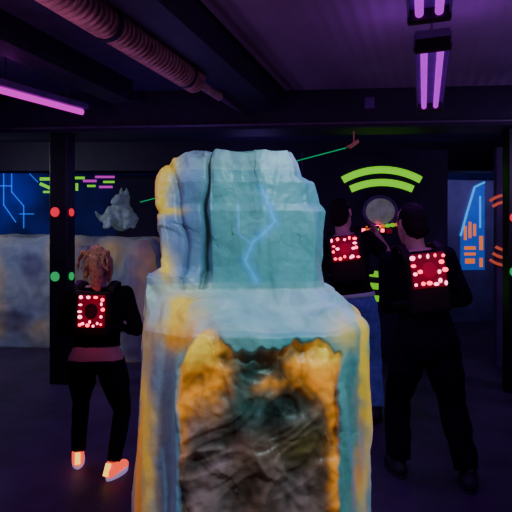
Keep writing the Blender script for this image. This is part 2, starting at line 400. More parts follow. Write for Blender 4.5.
        for (bx,bz,rx,rz,cc,s_,warmlit) in zones:
            dd_=((x-bx)/rx)**2+((z-bz)/rz)**2
            if dd_<7:
                t=s_*math.exp(-dd_*0.80)
                if warmlit: t*=0.30+1.0*lumr; pf=mixc(pf,cc,t)
                pc=mixc(pc,cc,t)
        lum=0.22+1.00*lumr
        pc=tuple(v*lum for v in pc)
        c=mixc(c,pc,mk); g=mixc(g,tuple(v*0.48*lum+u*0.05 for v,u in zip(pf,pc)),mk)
    return d,c,g
S=[
(0.0,[(-.27,1.34),(0,1.32),(.29,1.36),(.37,1.5),(.42,1.75),(.36,2.05),(0,2.12),(-.38,2.05),(-.46,1.75),(-.42,1.53)]),
(0.7,[(-.225,1.375),(0,1.36),(.248,1.395),(.328,1.505),(.355,1.7),(.34,2.0),(0,2.1),(-.36,2.0),(-.41,1.75),(-.375,1.54)]),
(1.15,[(-.222,1.41),(.01,1.395),(.246,1.42),(.320,1.53),(.34,1.7),(.33,1.98),(0,2.08),(-.35,1.98),(-.395,1.75),(-.365,1.55)]),
(1.225,[(-.215,1.42),(.01,1.40),(.240,1.43),(.320,1.54),(.34,1.7),(.33,1.98),(0,2.08),(-.35,1.98),(-.39,1.75),(-.365,1.55)]),
(1.245,[(-.205,1.45),(.01,1.43),(.225,1.46),(.312,1.57),(.335,1.72),(.32,1.98),(0,2.08),(-.35,1.98),(-.39,1.75),(-.365,1.555)]),
(1.31,[(-.175,1.61),(.01,1.62),(.20,1.63),(.27,1.70),(.30,1.8),(.29,1.98),(0,2.08),(-.34,1.98),(-.385,1.75),(-.36,1.57)]),
(1.335,[(-.16,1.665),(.02,1.66),(.195,1.68),(.24,1.74),(.25,1.85),(.25,1.98),(0,2.08),(-.34,1.98),(-.38,1.76),(-.36,1.575)]),
(1.385,[(-.16,1.68),(.02,1.66),(.20,1.69),(.235,1.76),(.24,1.88),(.22,2.0),(0,2.08),(-.33,1.98),(-.375,1.77),(-.358,1.60)]),
(1.41,[(-.16,1.685),(.02,1.66),(.20,1.69),(.232,1.76),(.24,1.88),(.2,2.0),(0,2.08),(-.30,1.98),(-.335,1.8),(-.325,1.68)]),
(1.60,[(-.165,1.69),(.03,1.665),(.20,1.70),(.242,1.76),(.235,1.9),(.18,2.0),(0,2.08),(-.28,2.0),(-.33,1.86),(-.328,1.72)]),
(1.625,[(-.165,1.70),(.03,1.67),(.180,1.705),(.222,1.76),(.215,1.9),(.16,2.0),(0,2.08),(-.28,2.0),(-.335,1.86),(-.342,1.73)]),
(1.70,[(-.16,1.70),(.03,1.68),(.175,1.715),(.205,1.78),(.19,1.9),(.15,2.0),(0,2.08),(-.26,2.0),(-.33,1.87),(-.345,1.75)]),
(1.72,[(-.16,1.705),(.03,1.685),(.135,1.715),(.160,1.78),(.16,1.9),(.13,2.0),(0,2.07),(-.255,2.0),(-.325,1.88),(-.338,1.76)]),
(1.775,[(-.155,1.715),(.0,1.70),(.130,1.73),(.148,1.80),(.14,1.9),(.10,1.97),(-.03,2.02),(-.22,1.97),(-.295,1.88),(-.295,1.78)]),
(1.812,[(-.155,1.73),(.0,1.715),(.110,1.74),(.125,1.81),(.12,1.88),(.08,1.94),(-.03,1.98),(-.17,1.94),(-.24,1.88),(-.22,1.80)]),
]
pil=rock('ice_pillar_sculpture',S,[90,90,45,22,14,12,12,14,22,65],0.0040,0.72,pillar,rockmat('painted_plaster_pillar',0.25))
tag(pil,'tall carved plaster rock pillar, icy teal with painted orange glow','sculpture')

def barrier(p,nr):
    q=Vector((p.x,p.y,p.z*0.6))
    f,fe=facet(p,2.0,OFF)
    d=0.08*noise.noise(q*1.3)+0.03*ridge(noise.noise(q*4))+0.03*f+0.015*noise.noise(p*9)
    n1=noise.noise(p*1.7+OFF)
    c=mixc((0.20,0.27,0.40),(0.42,0.46,0.36),0.5+n1)
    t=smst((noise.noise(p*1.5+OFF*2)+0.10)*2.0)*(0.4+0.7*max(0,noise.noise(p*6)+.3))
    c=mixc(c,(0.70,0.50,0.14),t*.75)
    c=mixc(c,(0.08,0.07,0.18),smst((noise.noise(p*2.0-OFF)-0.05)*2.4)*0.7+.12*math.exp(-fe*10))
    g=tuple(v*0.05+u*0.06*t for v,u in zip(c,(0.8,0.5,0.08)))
    return d,c,g
def bsec(x0,x1,y0,y1):
    xm=(x0+x1)/2
    return [(x0+.1,y0),(xm,y0-.05),(x1-.1,y0),(x1,y0+.1),(x1+.03,(y0+y1)/2),(x1,y1-.1),(xm,y1),(x0,y1),(x0-.03,(y0+y1)/2),(x0,y0+.1)]
brm=rockmat('painted_plaster_barrier',0.3,0.6)
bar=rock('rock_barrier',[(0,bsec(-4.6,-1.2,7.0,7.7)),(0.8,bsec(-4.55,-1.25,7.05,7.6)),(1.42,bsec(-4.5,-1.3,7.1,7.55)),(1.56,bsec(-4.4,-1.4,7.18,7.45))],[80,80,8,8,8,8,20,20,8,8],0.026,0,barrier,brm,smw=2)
tag(bar,'long chest-high fake rock barrier painted pale green and ochre','barrier')
def boulder(cx,cy,r,h,label,seed):
    def fn(p,nr):
        d,c,g=barrier(p+Vector((seed,0,0)),nr); return d*.8,c,g
    def sc(f): return [(cx+r*f*math.cos(-pi/2-0.6+i*2*pi/10),cy+.75*r*f*math.sin(-pi/2-0.6+i*2*pi/10)) for i in range(10)]
    o=rock('rock_boulder',[(0,sc(1.0)),(h*.35,sc(1.05)),(h*.7,sc(.92)),(h*.9,sc(.68)),(h,sc(.35))],[10]*10,0.03,0,fn,brm,smw=3)
    tag(o,label,'rock',group='painted rocks by the barrier'); return o
boulder(-2.14,6.35,.27,1.42,'tall rounded pale rock standing before the barrier',3)
boulder(-1.46,6.30,.25,1.46,'slim rounded pale rock beside the barrier end',17)

# beast statue
bm=bmesh.new()
limb(bm,[Vector((0.02,0.05,0.15)),Vector((0.0,0.02,0.25)),Vector((0.05,-0.05,0.42))],[0.17,0.15,0.10])
limb(bm,[Vector((0.05,-0.05,0.42)),Vector((0.0,-0.16,0.42)),Vector((-0.06,-0.25,0.37))],[0.105,0.085,0.045])
for s,x in ((1,0.02),(-1,0.11)):
    limb(bm,[Vector((x,0,0.48)),Vector((x+0.01*s,0.03,0.62))],[0.05,0.012])
for x in (-0.12,0.13):
    limb(bm,[Vector((x,-0.06,0.25)),Vector((x,-0.12,0.14)),Vector((x-0.02,-0.12,0.05)),Vector((x-0.03,-0.17,0.04))],[0.08,0.055,0.045,0.04])
for x in (-0.19,0.19):
    limb(bm,[Vector((x*0.8,0.12,0.16)),Vector((x,-0.0,0.15)),Vector((x,0.06,0.06)),Vector((x,-0.08,0.04))],[0.11,0.08,0.045,0.04])
limb(bm,[Vector((-0.1,0.14,0.14)),Vector((-0.26,0.12,0.16)),Vector((-0.34,0.06,0.26))],[0.06,0.05,0.02])
me=remesh(bm,'beast',0.016,2)
for v in me.vertices: v.co+=noise.noise_vector(v.co*9)*0.02+noise.noise_vector(v.co*28)*.008
mz=min(v.co.z for v in me.vertices)
for v in me.vertices: v.co.z-=mz
M['statue']=mat('pale_statue',(0.26,0.34,0.36),0.7,emit=(0.10,0.16,0.17),estr=0.2,var=0.7,scale=9,bump=0.6,bscale=12)
tag(obj('beast_statue',me,M['statue'],loc=(-2.0,7.32,1.63),rot=(0,0,math.radians(12))),'pale grey wolf-like beast statue crouching on the rock barrier','statue')

def post(loc,top,rot,label,w=0.2,z1=1.78,z2=1.14):
    bm=bmesh.new(); addbox(bm,(0,0,top/2),(w,w*0.8,top),bevel=0.008)
    root=tag(obj('target_post',bm2me(bm,'post'),M['black'],loc=loc,rot=(0,0,rot)),label,'post',group='black target posts')
    for z,k in ((z1,'red'),(z2,'green')):
        for fx in (0,1):
            bm=bmesh.new()
            if fx==0: tube(bm,[(-0.03,-w*0.4-0.001,z),(-0.03,-w*0.4-0.012,z)],0.050,n=24)
            else: tube(bm,[(w/2+0.001,0.0,z),(w/2+0.012,0.0,z)],0.042,n=24)
            obj(k+'_disc',bm2me(bm,'disc'),M[k],root)
    return root
post((-2.04,5.27,0),2.598,math.radians(-12),'square black post with glowing discs near the rock barrier',z1=1.79,z2=1.12)
post((2.56,4.96,0),2.598,0,'square black post with glowing discs by the doorway',w=0.17,z1=1.72,z2=1.19)

# ------------------------------------------------------------------ wall paintings
def arc(bm,cx,cz,r,w,a0,a1,y,th=0.012,n=28):
    rings=[]
    for i in range(n+1):
        a=math.radians(a0+(a1-a0)*i/n); ca,sa=math.cos(a),math.sin(a)
        rings.append([Vector((cx+(r-w/2)*ca,y,cz+(r-w/2)*sa)),Vector((cx+(r+w/2)*ca,y,cz+(r+w/2)*sa)),Vector((cx+(r+w/2)*ca,y-th,cz+(r+w/2)*sa)),Vector((cx+(r-w/2)*ca,y-th,cz+(r-w/2)*sa))])
    loft(bm,rings)
Yw=6.128; cx=1.54
root=tag(empty('signal_wall_sign',(cx,Yw,1.6)),'lime green fluorescent curved bars on the black wall','wall painting')
for pk,r,ch,sg in ((2.36,0.97,29.5,1),(2.205,0.92,24.5,1),(0.78,0.97,29.5,-1),(0.93,0.92,24.5,-1),(1.08,0.87,19,-1)):
    bm=bmesh.new()
    if sg>0: arc(bm,0,pk-r-1.6,r,0.085,90-ch,90+ch,0)
    else: arc(bm,0,pk+r-1.6,r,0.075,-90-ch,-90+ch,0)
    obj('painted_bar',bm2me(bm,'bar'),M['lime' if sg>0 else 'limed'],root)
bm=bmesh.new(); ball(bm,(0,0,0),(0.18,0.05,0.16),seg=28)
rt=tag(obj('round_target',bm2me(bm,'target'),M['white'],smooth=True,loc=(cx-0.02,Yw-.01,1.85)),'dim pale round target dome mounted between the green bars','target')
n=32; rings=[]
for i in range(n):
    a_=2*pi*i/n; c=Vector((0.20*math.cos(a_),0,0.18*math.sin(a_))); o=Vector((math.cos(a_),0,math.sin(a_)))
    rings.append([c+o*0.022*math.cos(b_)+Vector((0,1,0))*0.022*math.sin(b_) for b_ in [k*pi/4 for k in range(8)]])
bm=bmesh.new(); rings.append(rings[0]); loft(bm,rings,cap=False); bmesh.ops.remove_doubles(bm,verts=bm.verts,dist=1e-5)
obj('target_rim',bm2me(bm,'rim'),M['housing'],rt,smooth=True)
for i,(lx,mm) in enumerate(((-.16,'orange'),(-.10,'orange'),(-.04,'led'),(.02,'orange'),(.08,'limed'),(.14,'limed'),(.20,'orange'))):
    bm=bmesh.new(); ball(bm,(0,0,0),(.036,.015,.024),seg=12); o=obj('added_glow',bm2me(bm,'tl'),M[mm],rt,loc=(lx,-.035,-.185+lx*.12),smooth=True)  # beads added under the target, standing in for the gun's glow

k=10.5/500
def px(x): return (x-256)*k
def pz(y): return 1.5+(240-y)*k
def mural(lst,label,mats,y=10.49,th=0.012):
    x0=min(px(l[0]) for l in lst); root=tag(empty('wall_mural',(x0,y,1.5)),label,'wall painting')
    for (a_,b_,c_,d_,w,mi) in lst:
        a0=Vector((px(a_)-x0,0,pz(b_)-1.5)); b0=Vector((px(c_)-x0,0,pz(d_)-1.5)); d=b0-a0
        bm=bmesh.new(); addbox(bm,(0,0,0),(d.length+w*k*.6,th,w*k))
        o=obj('painted_line',bm2me(bm,'line'),mats[mi],root,loc=(a0+b0)/2); o.rotation_euler=(0,-math.atan2(d.z,d.x),0)
    return root
mural([(4,172,4,205,1.0,0),(4,205,16,222,1.0,0),(12,168,12,192,1.0,0),(12,192,24,206,1.0,0),(24,206,24,228,1.0,0),(30,174,38,182,1.0,0),(0,186,12,186,1.0,0),(20,214,34,214,1.0,0),
    (46,171,82,171,2.4,1),(41,179,55,179,3,1),(41,184,50,188,3,1),(96,177,114,177,2.2,2),(84,181,96,181,2.4,2),(118,181,128,181,2.6,1),(119,181,119,192,2.6,1),(127,181,127,189,2.6,1),(76,178,84,178,2.4,1),(104,182,114,182,2,1),(77,184,77,190,2.4,1),(100,187,112,187,2.2,2),(88,186,95,186,2,1),(136,186,136,200,1.5,1),(44,192,54,192,2,1)],
    'glowing cyan, green and pink line graffiti on blue wall',[M['cyan'],M['lime'],M['pink']])
ra=math.radians(8)
root=tag(empty('wall_mural',(4.0,9.20,1.5),(0,0,ra)),'bright blue slanted shape with orange blocks on passage wall','wall painting')
def kk(x): return (x-464)*9.2/500
def kz(y): return (240-y)*9.2/500
bm=bmesh.new()
poly=[(450,236),(457,212),(464,188),(476,182),(476,270),(450,270)]
f_=[bm.verts.new((kk(x),-.004,kz(y))) for x,y in poly]; b_=[bm.verts.new((kk(x),.006,kz(y))) for x,y in poly]
bm.faces.new(f_); bm.faces.new(list(reversed(b_)))
for i in range(6): bm.faces.new((f_[i],f_[(i+1)%6],b_[(i+1)%6],b_[i]))
obj('painted_shape',bm2me(bm,'shape'),M['bluep'],root)
for (x0,y0,x1,y1,w,m_) in ((450,236,457,212,.04,'cyanb'),(457,212,465,187,.04,'cyanb'),(465,187,476,182,.035,'cyanb'),(471,196,471,228,.03,'cyanb'),(455,226,455,240,.05,'orange'),(460,222,460,238,.05,'orange'),(465,224,465,236,.05,'orange'),(454,248,466,248,.06,'orange'),(454,254,466,254,.05,'orange'),(455,261,465,261,.09,'orange'),(472,236,472,250,.07,'orange'),(472,258,472,267,.06,'orange')):
    a0=Vector((kk(x0),-.010,kz(y0))); b0=Vector((kk(x1),-.010,kz(y1))); d=b0-a0
    bm=bmesh.new(); addbox(bm,(0,0,0),(d.length,.010,w)); o=obj('painted_line',bm2me(bm,'line'),M[m_],root,loc=(a0+b0)/2); o.rotation_euler=(0,-math.atan2(d.z,d.x),0)
root=tag(empty('signal_wall_sign',(2.90,5.905,1.5),(0,0,math.radians(-12))),'dim orange-red curved bars on the plum wall','wall painting')
for (z,r,ch,sg) in ((.53,0.30,40,1),(.45,0.26,38,1),(-.30,0.30,40,-1),(-.21,0.26,38,-1),(-.12,0.22,36,-1)):
    bm=bmesh.new()
    if sg>0: arc(bm,0.06,z-r,r,0.034,90-ch,90+ch,-.006)
    else: arc(bm,0.06,z+r,r,0.034,-90-ch,-90+ch,-.006)
    obj('painted_bar',bm2me(bm,'bar'),M['dimred'],root)

# laser projector and beam
em=Vector((0.99,5.06,2.47)); tgt=Vector((-1.62,7.0,2.03))
bm=bmesh.new(); addbox(bm,(0,0,0),(0.10,0.10,0.035),rot=Matrix.Rotation(-0.6,3,'Y'),bevel=0.008); tube(bm,[(0,0,0.0),(0,0,0.13)],0.008,n=8); tube(bm,[(-0.03,0,-0.01),(-0.07,0,-0.03)],0.012,n=12)
lp=tag(obj('laser_projector',bm2me(bm,'lp'),M['dimpink'],loc=em),'small pinkish laser projector clamped under the ceiling beam','projector')
bm=bmesh.new(); tube(bm,[Vector((-0.078,0.02,-0.035)),tgt-em],0.006,n=8)
obj('laser_beam',bm2me(bm,'lb'),M['laser'],lp)['label']='thin green laser beam'

# ------------------------------------------------------------------ people
def ering(c,rx,ry,n=24,ex=2.4):
    out=[]
    for k_ in range(n):
        a=2*pi*k_/n; ca,sa=math.cos(a),math.sin(a)
        out.append(Vector((c[0]+rx*math.copysign(abs(ca)**(2/ex),ca),c[1]+ry*math.copysign(abs(sa)**(2/ex),sa),c[2])))
    return out
TORSO=[(.84,0,.150,.105),(.90,-.008,.172,.118),(.96,-.005,.165,.112),(1.04,0,.140,.098),(1.12,0,.138,.098),(1.22,0,.155,.108),(1.32,0,.170,.115),(1.39,-.005,.172,.105),(1.44,-.005,.140,.082),(1.48,-.005,.080,.065)]
def hand(bm,w,d,nrm,thumb,curl):
    d=d.normalized(); nrm=(nrm-d*nrm.dot(d)).normalized(); s=thumb-d*thumb.dot(d); s=(s-nrm*s.dot(nrm)).normalized()
    rings=[]
    for t,rw,rt_ in ((-0.01,.024,.020),(.02,.033,.018),(.055,.041,.016),(.085,.040,.013)):
        c=w+d*t; rings.append([c+s*rw*math.cos(2*pi*q/14)+nrm*rt_*math.sin(2*pi*q/14) for q in range(14)])
    loft(bm,rings)
    for off_,ln,cm in ((.030,.072,1.0),(.010,.082,.95),(-.010,.076,1.0),(-.029,.060,1.1)):
        p=w+d*0.078+s*off_; a=0; pts=[p]
        for seg,fr in enumerate((.42,.32,.26)):
            a+=curl*cm*(0.7+0.25*seg); dr=d*math.cos(a)+nrm*math.sin(a); p=p+dr*ln*fr; pts.append(p)
        limb(bm,pts,[.0098,.0092,.0085,.0075])
    b=w+d*.022+s*.028
    t1=b+(s*.75+d*.65+nrm*.25).normalized()*.036; t2=t1+(s*.3+d*.85+nrm*.45).normalized()*.030; t3=t2+(d*.85+nrm*.6).normalized()*.024
    limb(bm,[b,t1,t2,t3],[.014,.0118,.0105,.009])

def person(loc,rotz,height,label,drop=0,pitch=0,roll=0,feet=None,arms=None,wid=1.0,mats=None,shirt_hem=.88,trouser_top=.97,sleeve='short',hair='short',headturn=0,headpitch=0,shoe='dark',footrot=(0,0),legr=1.0,ledrows=None,hem=False,pk=(0,1.285,1,1),plate=True):
    s_=height/1.75
    PV=Vector((0,0,.95-drop))
    RM=Matrix.Rotation(roll,3,'Y')@Matrix.Rotation(-pitch,3,'X')
    def up(p):
        p=Vector(p); p=Vector((p.x*wid,p.y,p.z-drop))
        t=max(0,min(1,(p.z-PV.z+0.06)/0.12)); r=PV+RM@(p-PV)
        return p.lerp(r,t)
    HC=Vector((0,.012,1.625)); HR=Matrix.Rotation(headturn,3,'Z')@Matrix.Rotation(-headpitch,3,'X')
    NB=Vector((0,0,1.53))
    def hd(p):
        q=NB+HR@(Vector(p)+HC-NB); return up((q.x/wid,q.y,q.z))
    def fin(bm):
        bmesh.ops.scale(bm,vec=(s_,s_,s_),verts=bm.verts); return bm
    def torso(bm,inf,z0,z1):
        rings=[]
        def at(z):
            for i in range(len(TORSO)-1):
                a,b=TORSO[i],TORSO[i+1]
                if a[0]<=z<=b[0]:
                    t=(z-a[0])/(b[0]-a[0]); return [a[j]*(1-t)+b[j]*t for j in range(1,4)]
            return list(TORSO[-1][1:]) if z>1 else list(TORSO[0][1:])
        n=int((z1-z0)/0.03)+1
        for i in range(n+1):
            z=z0+(z1-z0)*i/n; cy,rx,ry=at(z)
            rings.append([up(q) for q in ering((0,cy,z),rx+inf,ry+inf)])
        loft(bm,rings)
    legs=[]
    for sx,(fx,fy),fr in zip((-1,1),feet,footrot):
        hip=Vector((sx*.09*wid,0,.90-drop)); an=Vector((fx,fy,.085)); d=an-hip; L1,L2=.425,.40
        dl=min(d.length,L1+L2-.002); a=(L1*L1-L2*L2+dl*dl)/(2*dl); h=math.sqrt(max(0,L1*L1-a*a))
        fwd=Vector((-math.sin(fr),math.cos(fr),0)); dn=d.normalized(); fwd=(fwd-dn*fwd.dot(dn)).normalized()
        knee=hip+dn*a+fwd*h
        legs.append((hip,knee,an,fr))
    AR=[]
    for sx,(el,wr,nm,cu) in zip((-1,1),arms):
        AR.append((up((sx*.178,0,1.405)),up(el),up(wr),nm,cu,sx))
    bm=bmesh.new(); torso(bm,0,.84,1.47)
    limb(bm,[up((0,-.01,1.42)),up((0,.0,1.50)),hd((0,-.01,-.06))],[.065,.056,.054])
    rings=[]
    for z,cy,rx,ry in ((-.122,.060,.024,.022),(-.108,.045,.044,.045),(-.075,.028,.058,.068),(-.04,.015,.067,.082),(0,.004,.073,.093),(.04,-.003,.077,.099),(.075,-.005,.072,.092),(.102,-.006,.053,.070),(.118,-.006,.028,.038)):
        rings.append([hd(q) for q in ering((0,cy,z),rx,ry,ex=2.1)])
    loft(bm,rings)
    limb(bm,[hd((0,.094,.012)),hd((0,.112,-.022)),hd((0,.100,-.034))],[.010,.014,.012])
    for sx in (-1,1):
        limb(bm,[hd((sx*.076,-.005,.02)),hd((sx*.080,.0,-.02))],[.017,.011])
        limb(bm,[hd((sx*.018,.095,.026)),hd((sx*.048,.084,.026))],[.008,.008])
    limb(bm,[hd((-.018,.093,-.058)),hd((.018,.093,-.058))],[.010,.010])
    for sh,el,wr,nm,cu,sx in AR:
        m1=sh.lerp(el,.5); f1=el.lerp(wr,.35)
        limb(bm,[sh,m1,el,f1,wr],[.055,.048,.040,.041,.027])
        hand(bm,wr,wr-el,Vector(nm),(Vector((0,0,1)) if abs((wr-el).normalized().z)<.8 else Vector((0,1,0))),cu)
    for hip,kn,an,fr in legs:
        th=hip.lerp(kn,.5); cf=kn.lerp(an,.3)
        limb(bm,[hip,th,kn,cf,an],[.090*legr,.078*legr,.056,.056,.038])
        fd=Vector((-math.sin(fr),math.cos(fr),0)); hp=Vector((an.x,an.y,.035))
        limb(bm,[an,hp-fd*.035,hp+fd*.06,hp+fd*.13],[.038,.034,.032,.022])
    body=obj('person',remesh(fin(bm),'body',.0075,4),M['skin'],loc=loc,rot=(0,0,rotz))
    tag(body,label,'person')
    def ch(name,me,m,par=None,smooth=True):
        return obj(name,me,m,par or body,smooth=smooth)
    for sx in (-1,1):
        bm=bmesh.new(); ball(bm,hd((sx*.031,.083,.008)),.012); fin(bm); ch('eye',bm2me(bm,'eye'),M['eye'])
    bm=bmesh.new(); ball(bm,hd((0,.101,-.058)),(.024,.008,.008)); fin(bm); ch('mouth',bm2me(bm,'mouth'),M['lips'])
    # shirt
    bm=bmesh.new(); torso(bm,.016,shirt_hem,1.455)
    for sh,el,wr,nm,cu,sx in AR:
        e=sh.lerp(el,.7) if sleeve=='short' else el
        pts=[sh,sh.lerp(el,.35),e]; rr=[.070,.062,.060 if sleeve=='short' else .054]
        if sleeve=='long': pts.append(wr-(wr-el).normalized()*.02); rr.append(.040)
        for i in range(len(pts)-1): tube(bm,[pts[i],pts[i+1]],[rr[i],rr[i+1]])
        for p,r in list(zip(pts,rr))[:-1]: ball(bm,p,r*.99)
    me=remesh(fin(bm),'shirt',.011,3)
    for v in me.vertices: v.co+=noise.noise_vector(v.co*16)*0.006
    ch('shirt',me,mats['shirt'])
    if hem:
        bm=bmesh.new(); torso(bm,.021,shirt_hem-.012,shirt_hem+.015); fin(bm); ch('shirt_hem',bm2me(bm,'hem'),M['belt'])
    # trousers
    bm=bmesh.new(); torso(bm,.012,.82,trouser_top)
    tw=mats.get('tw',.012)
    for hip,kn,an,fr in legs:
        th=hip.lerp(kn,.5); cf=kn.lerp(an,.3); en=kn.lerp(an,.93)
        pts=[hip,th,kn,cf,en]; rr=[.092*legr+tw*.6,.078*legr+tw,.056+tw,.056+tw,.040+tw*1.3]
        for i in range(4): tube(bm,[pts[i],pts[i+1]],[rr[i],rr[i+1]])
        for p,r in list(zip(pts,rr))[(1 if mats.get('low') else 0):-1]: ball(bm,p,r*.99)
    me=remesh(fin(bm),'trousers',.011,3)
    for v in me.vertices: v.co+=noise.noise_vector(v.co*13)*(tw*.5)
    ch('trousers',me,mats['trousers'])
    # shoes
    for hip,kn,an,fr in legs:
        fd=Vector((-math.sin(fr),math.cos(fr),0)); sd_=Vector((fd.y,-fd.x,0)); hp=Vector((an.x,an.y,0))
        bm=bmesh.new()
        limb(bm,[hp-fd*.04+Vector((0,0,.055)),hp+fd*.05+Vector((0,0,.052)),hp+fd*.135+Vector((0,0,.042))],[.045,.045,.038])
        tube(bm,[hp+Vector((0,0,.05)),hp+Vector((0,0,.12))],[.048,.047])
        for v in bm.verts:
            if v.co.z<.015: v.co.z=.015
        shoe_o=ch('shoe',remesh(fin(bm),'shoe',.008,2),mats['shoe'])
        bm=bmesh.new()
        rings=[]
        hgt=.036 if shoe=='glow' else .022
        for z,g in ((.0,1.0),(hgt*.6,1.04),(hgt,1.0)):
            ring=[]
            for q in range(28):
                a=2*pi*q/28; l=.120*g*math.cos(a)+.048; wv=.047*g*math.sin(a)*(1.0+.12*math.cos(a)); ring.append(hp+fd*l+sd_*wv+Vector((0,0,z)))
            rings.append(ring)
        loft(bm,rings); fin(bm); ch('sole',bm2me(bm,'sole'),mats.get('sole',M['shoe']),shoe_o,False)
        if shoe=='glow':
            pts=[]
            for q in range(5):
                s=1 if q%2 else -1
                c=hp+fd*(.030+.020*q)+Vector((0,0,.100-.006*q))
                pts+= [c-sd_*.03*s-Vector((0,0,.016)),c,c+sd_*.03*s-Vector((0,0,.016))]
            bm=bmesh.new(); tube(bm,pts,.005,n=8); fin(bm); ch('shoelace',bm2me(bm,'lace'),M['lace'],shoe_o)
            bm=bmesh.new(); tube(bm,[hp-fd*.088+Vector((0,0,.045)),hp-fd*.054+Vector((0,0,.125))],[(.022,.012),(.020,.010)],n=8); fin(bm); ch('heel_tab',bm2me(bm,'tab'),M['lace'],shoe_o)
    # hair
    bm=bmesh.new()
    for z,y0,sx_,sy_,sz_ in ((.030,-.018,.084,.098,.100),(-.02,-.045,.074,.070,.080)):
        ball(bm,Vector((0,y0,z)),(sx_,sy_,sz_),seg=24)
    if hair=='long':
        ball(bm,Vector((0,-.035,.02)),(.098,.098,.110),seg=24)
        ball(bm,Vector((.01,-.09,.105)),(.060,.055,.048))
        limb(bm,[Vector((.01,-.13,.09)),Vector((.035,-.170,.02)),Vector((.055,-.160,-.08)),Vector((.05,-.15,-.16)),Vector((.06,-.14,-.24))],[.034,.048,.046,.036,.012])
        for q in range(18):
            a=q/18*2*pi; s0=Vector((.075*math.cos(a),-.05+.06*math.sin(a),.07))
            limb(bm,[s0,s0+Vector((.03*math.cos(a)+random.uniform(-.02,.02),-.03,.03)),s0+Vector((.045*math.cos(a)+random.uniform(-.03,.03),-.05,-.04)),s0+Vector((.05*math.cos(a)+random.uniform(-.03,.03),-.06,-.12))],[.013,.011,.009,.004])
        for sx in (-1,1):
            limb(bm,[Vector((sx*.07,.0,.04)),Vector((sx*.098,-.03,-.05)),Vector((sx*.098,-.05,-.13))],[.028,.024,.008])
    for v in bm.verts: v.co=hd(v.co)
    me=remesh(fin(bm),'hair',.007,1)
    for v in me.vertices: v.co+=noise.noise_vector(Vector((v.co.x*70,v.co.y*70,v.co.z*16)))*.008
    ch('hair',me,mats['hair'])
    # vest
    bm=bmesh.new()
    addbox(bm,(0,-.150,1.26),(.25,.060,.34),bevel=.022)
    addbox(bm,(0,.148,1.24),(.27,.050,.30),bevel=.02)
    for sx in (-1,1):
        pts=[Vector((sx*.095,-.155,1.39)),Vector((sx*.108,-.12,1.46)),Vector((sx*.112,-.04,1.495)),Vector((sx*.112,.04,1.49)),Vector((sx*.105,.11,1.44)),Vector((sx*.095,.14,1.36))]
        tube(bm,pts,[(.030,.014)]*6,n=12)
        pts=[Vector((sx*.12,-.15,1.16)),Vector((sx*.175,-.08,1.15)),Vector((sx*.185,.0,1.15)),Vector((sx*.17,.08,1.15)),Vector((sx*.12,.14,1.15))]
        tube(bm,pts,[(.012,.022)]*5,n=12)
    for v in bm.verts: v.co=up(v.co)
    fin(bm); vest=ch('laser_tag_vest',bm2me(bm,'vest'),M['vest'],smooth=False)
    ox,oz,sw,sh_=pk
    bm=bmesh.new(); addbox(bm,(ox,-.186,oz),(.205*sw,.016,.235*sh_),bevel=.010)
    for v in bm.verts: v.co=up(v.co)
    fin(bm); ch('light_panel',bm2me(bm,'lp'),M['ledp'],vest,False)
    bm=bmesh.new()
    rings=[]
    for yy,g in ((-.192,1.0),(-.200,1.0),(-.204,.8)):
        rings.append([Vector((ox+.048*g*sw*math.cos(2*pi*q/20),yy,oz+.055*g*sh_*math.sin(2*pi*q/20))) for q in range(20)])
    loft(bm,rings)
    for v in bm.verts: v.co=up(v.co)
    fin(bm); ch('center_lens',bm2me(bm,'sp'),M['vest'] if plate else M['ledc'],vest,False)
    lm=[]
    for mm in ('led','ledw'):
        bm=bmesh.new(); ball(bm,(0,0,0),(.0115,.007,.0100),seg=12); fin(bm); me=bm2me(bm,'led'); me.materials.append(M[mm]); lm.append(me)
        for p in me.polygons:p.use_smooth=True
    for i,(lx,lz) in enumerate(ledrows):
        jx,jz=random.uniform(-.006,.006),random.uniform(-.006,.006)
        o=obj('led_light',lm[random.random()<.4],None,vest); o.location=up((ox+(lx+jx)*sw,-.198,oz+(lz+jz)*sh_))*s_; o.scale=(1+.5*random.uniform(-.7,1),1,1+.4*random.uniform(-.7,1))
    l=bpy.data.lights.new('vest_glow','POINT'); l.energy=.45; l.color=(1,.02,.10); l.shadow_soft_size=.06
    lo=bpy.data.objects.new('vest_glow',l); COL.objects.link(lo)
    lo.location=Vector(loc)+Matrix.Rotation(rotz,3,'Z')@(up((ox,-.36,oz-.02))*s_)
    return body
ringA=[(-.075,.100),(-.025,.095),(.03,.1),(.08,.088),(-.085,.048),(.075,.055),(-.08,.0),(.088,.012),(-.078,-.04),(.08,-.035),(-.06,-.085),(-.08,-.102),(-.025,-.095),(-.01,-.075),(.025,-.1),(.055,-.08),(.082,-.098)]
ringB=[(-.088,.092),(-.045,.098),(.005,.09),(.045,.1),(.088,.085),(-.085,.035),(.082,.045),(-.088,-.02),(.065,-.01),(.090,-.005),(-.085,-.085),(-.045,-.09),(-.01,-.08),(.03,-.095),(.055,-.08),(.088,-.09),(-.055,.0)]
person((-1.035,3.24,0),math.radians(3),1.48,'person with blond ponytail, black clothes and red-lit vest, walking away',drop=.045,pitch=math.radians(5),roll=math.radians(1),
  feet=((-.17,.11),(.15,-.10)),footrot=(math.radians(14),math.radians(-24)),
  arms=(((-.25,.05,1.13),(-.14,.26,1.10),(1,0,0),.45),((.26,.04,1.13),(.15,.25,1.12),(-1,0,0),.45)),wid=1.13,
  mats=dict(shirt=M['tee'],trousers=M['leg'],shoe=M['shoeo'],sole=M['sole'],hair=M['blond'],tw=.010,low=True),shirt_hem=1.01,trouser_top=.915,sleeve='long',hair='long',shoe='glow',ledrows=ringA,legr=1.22,headturn=math.radians(-12),pk=(0,1.28,.86,1.02))
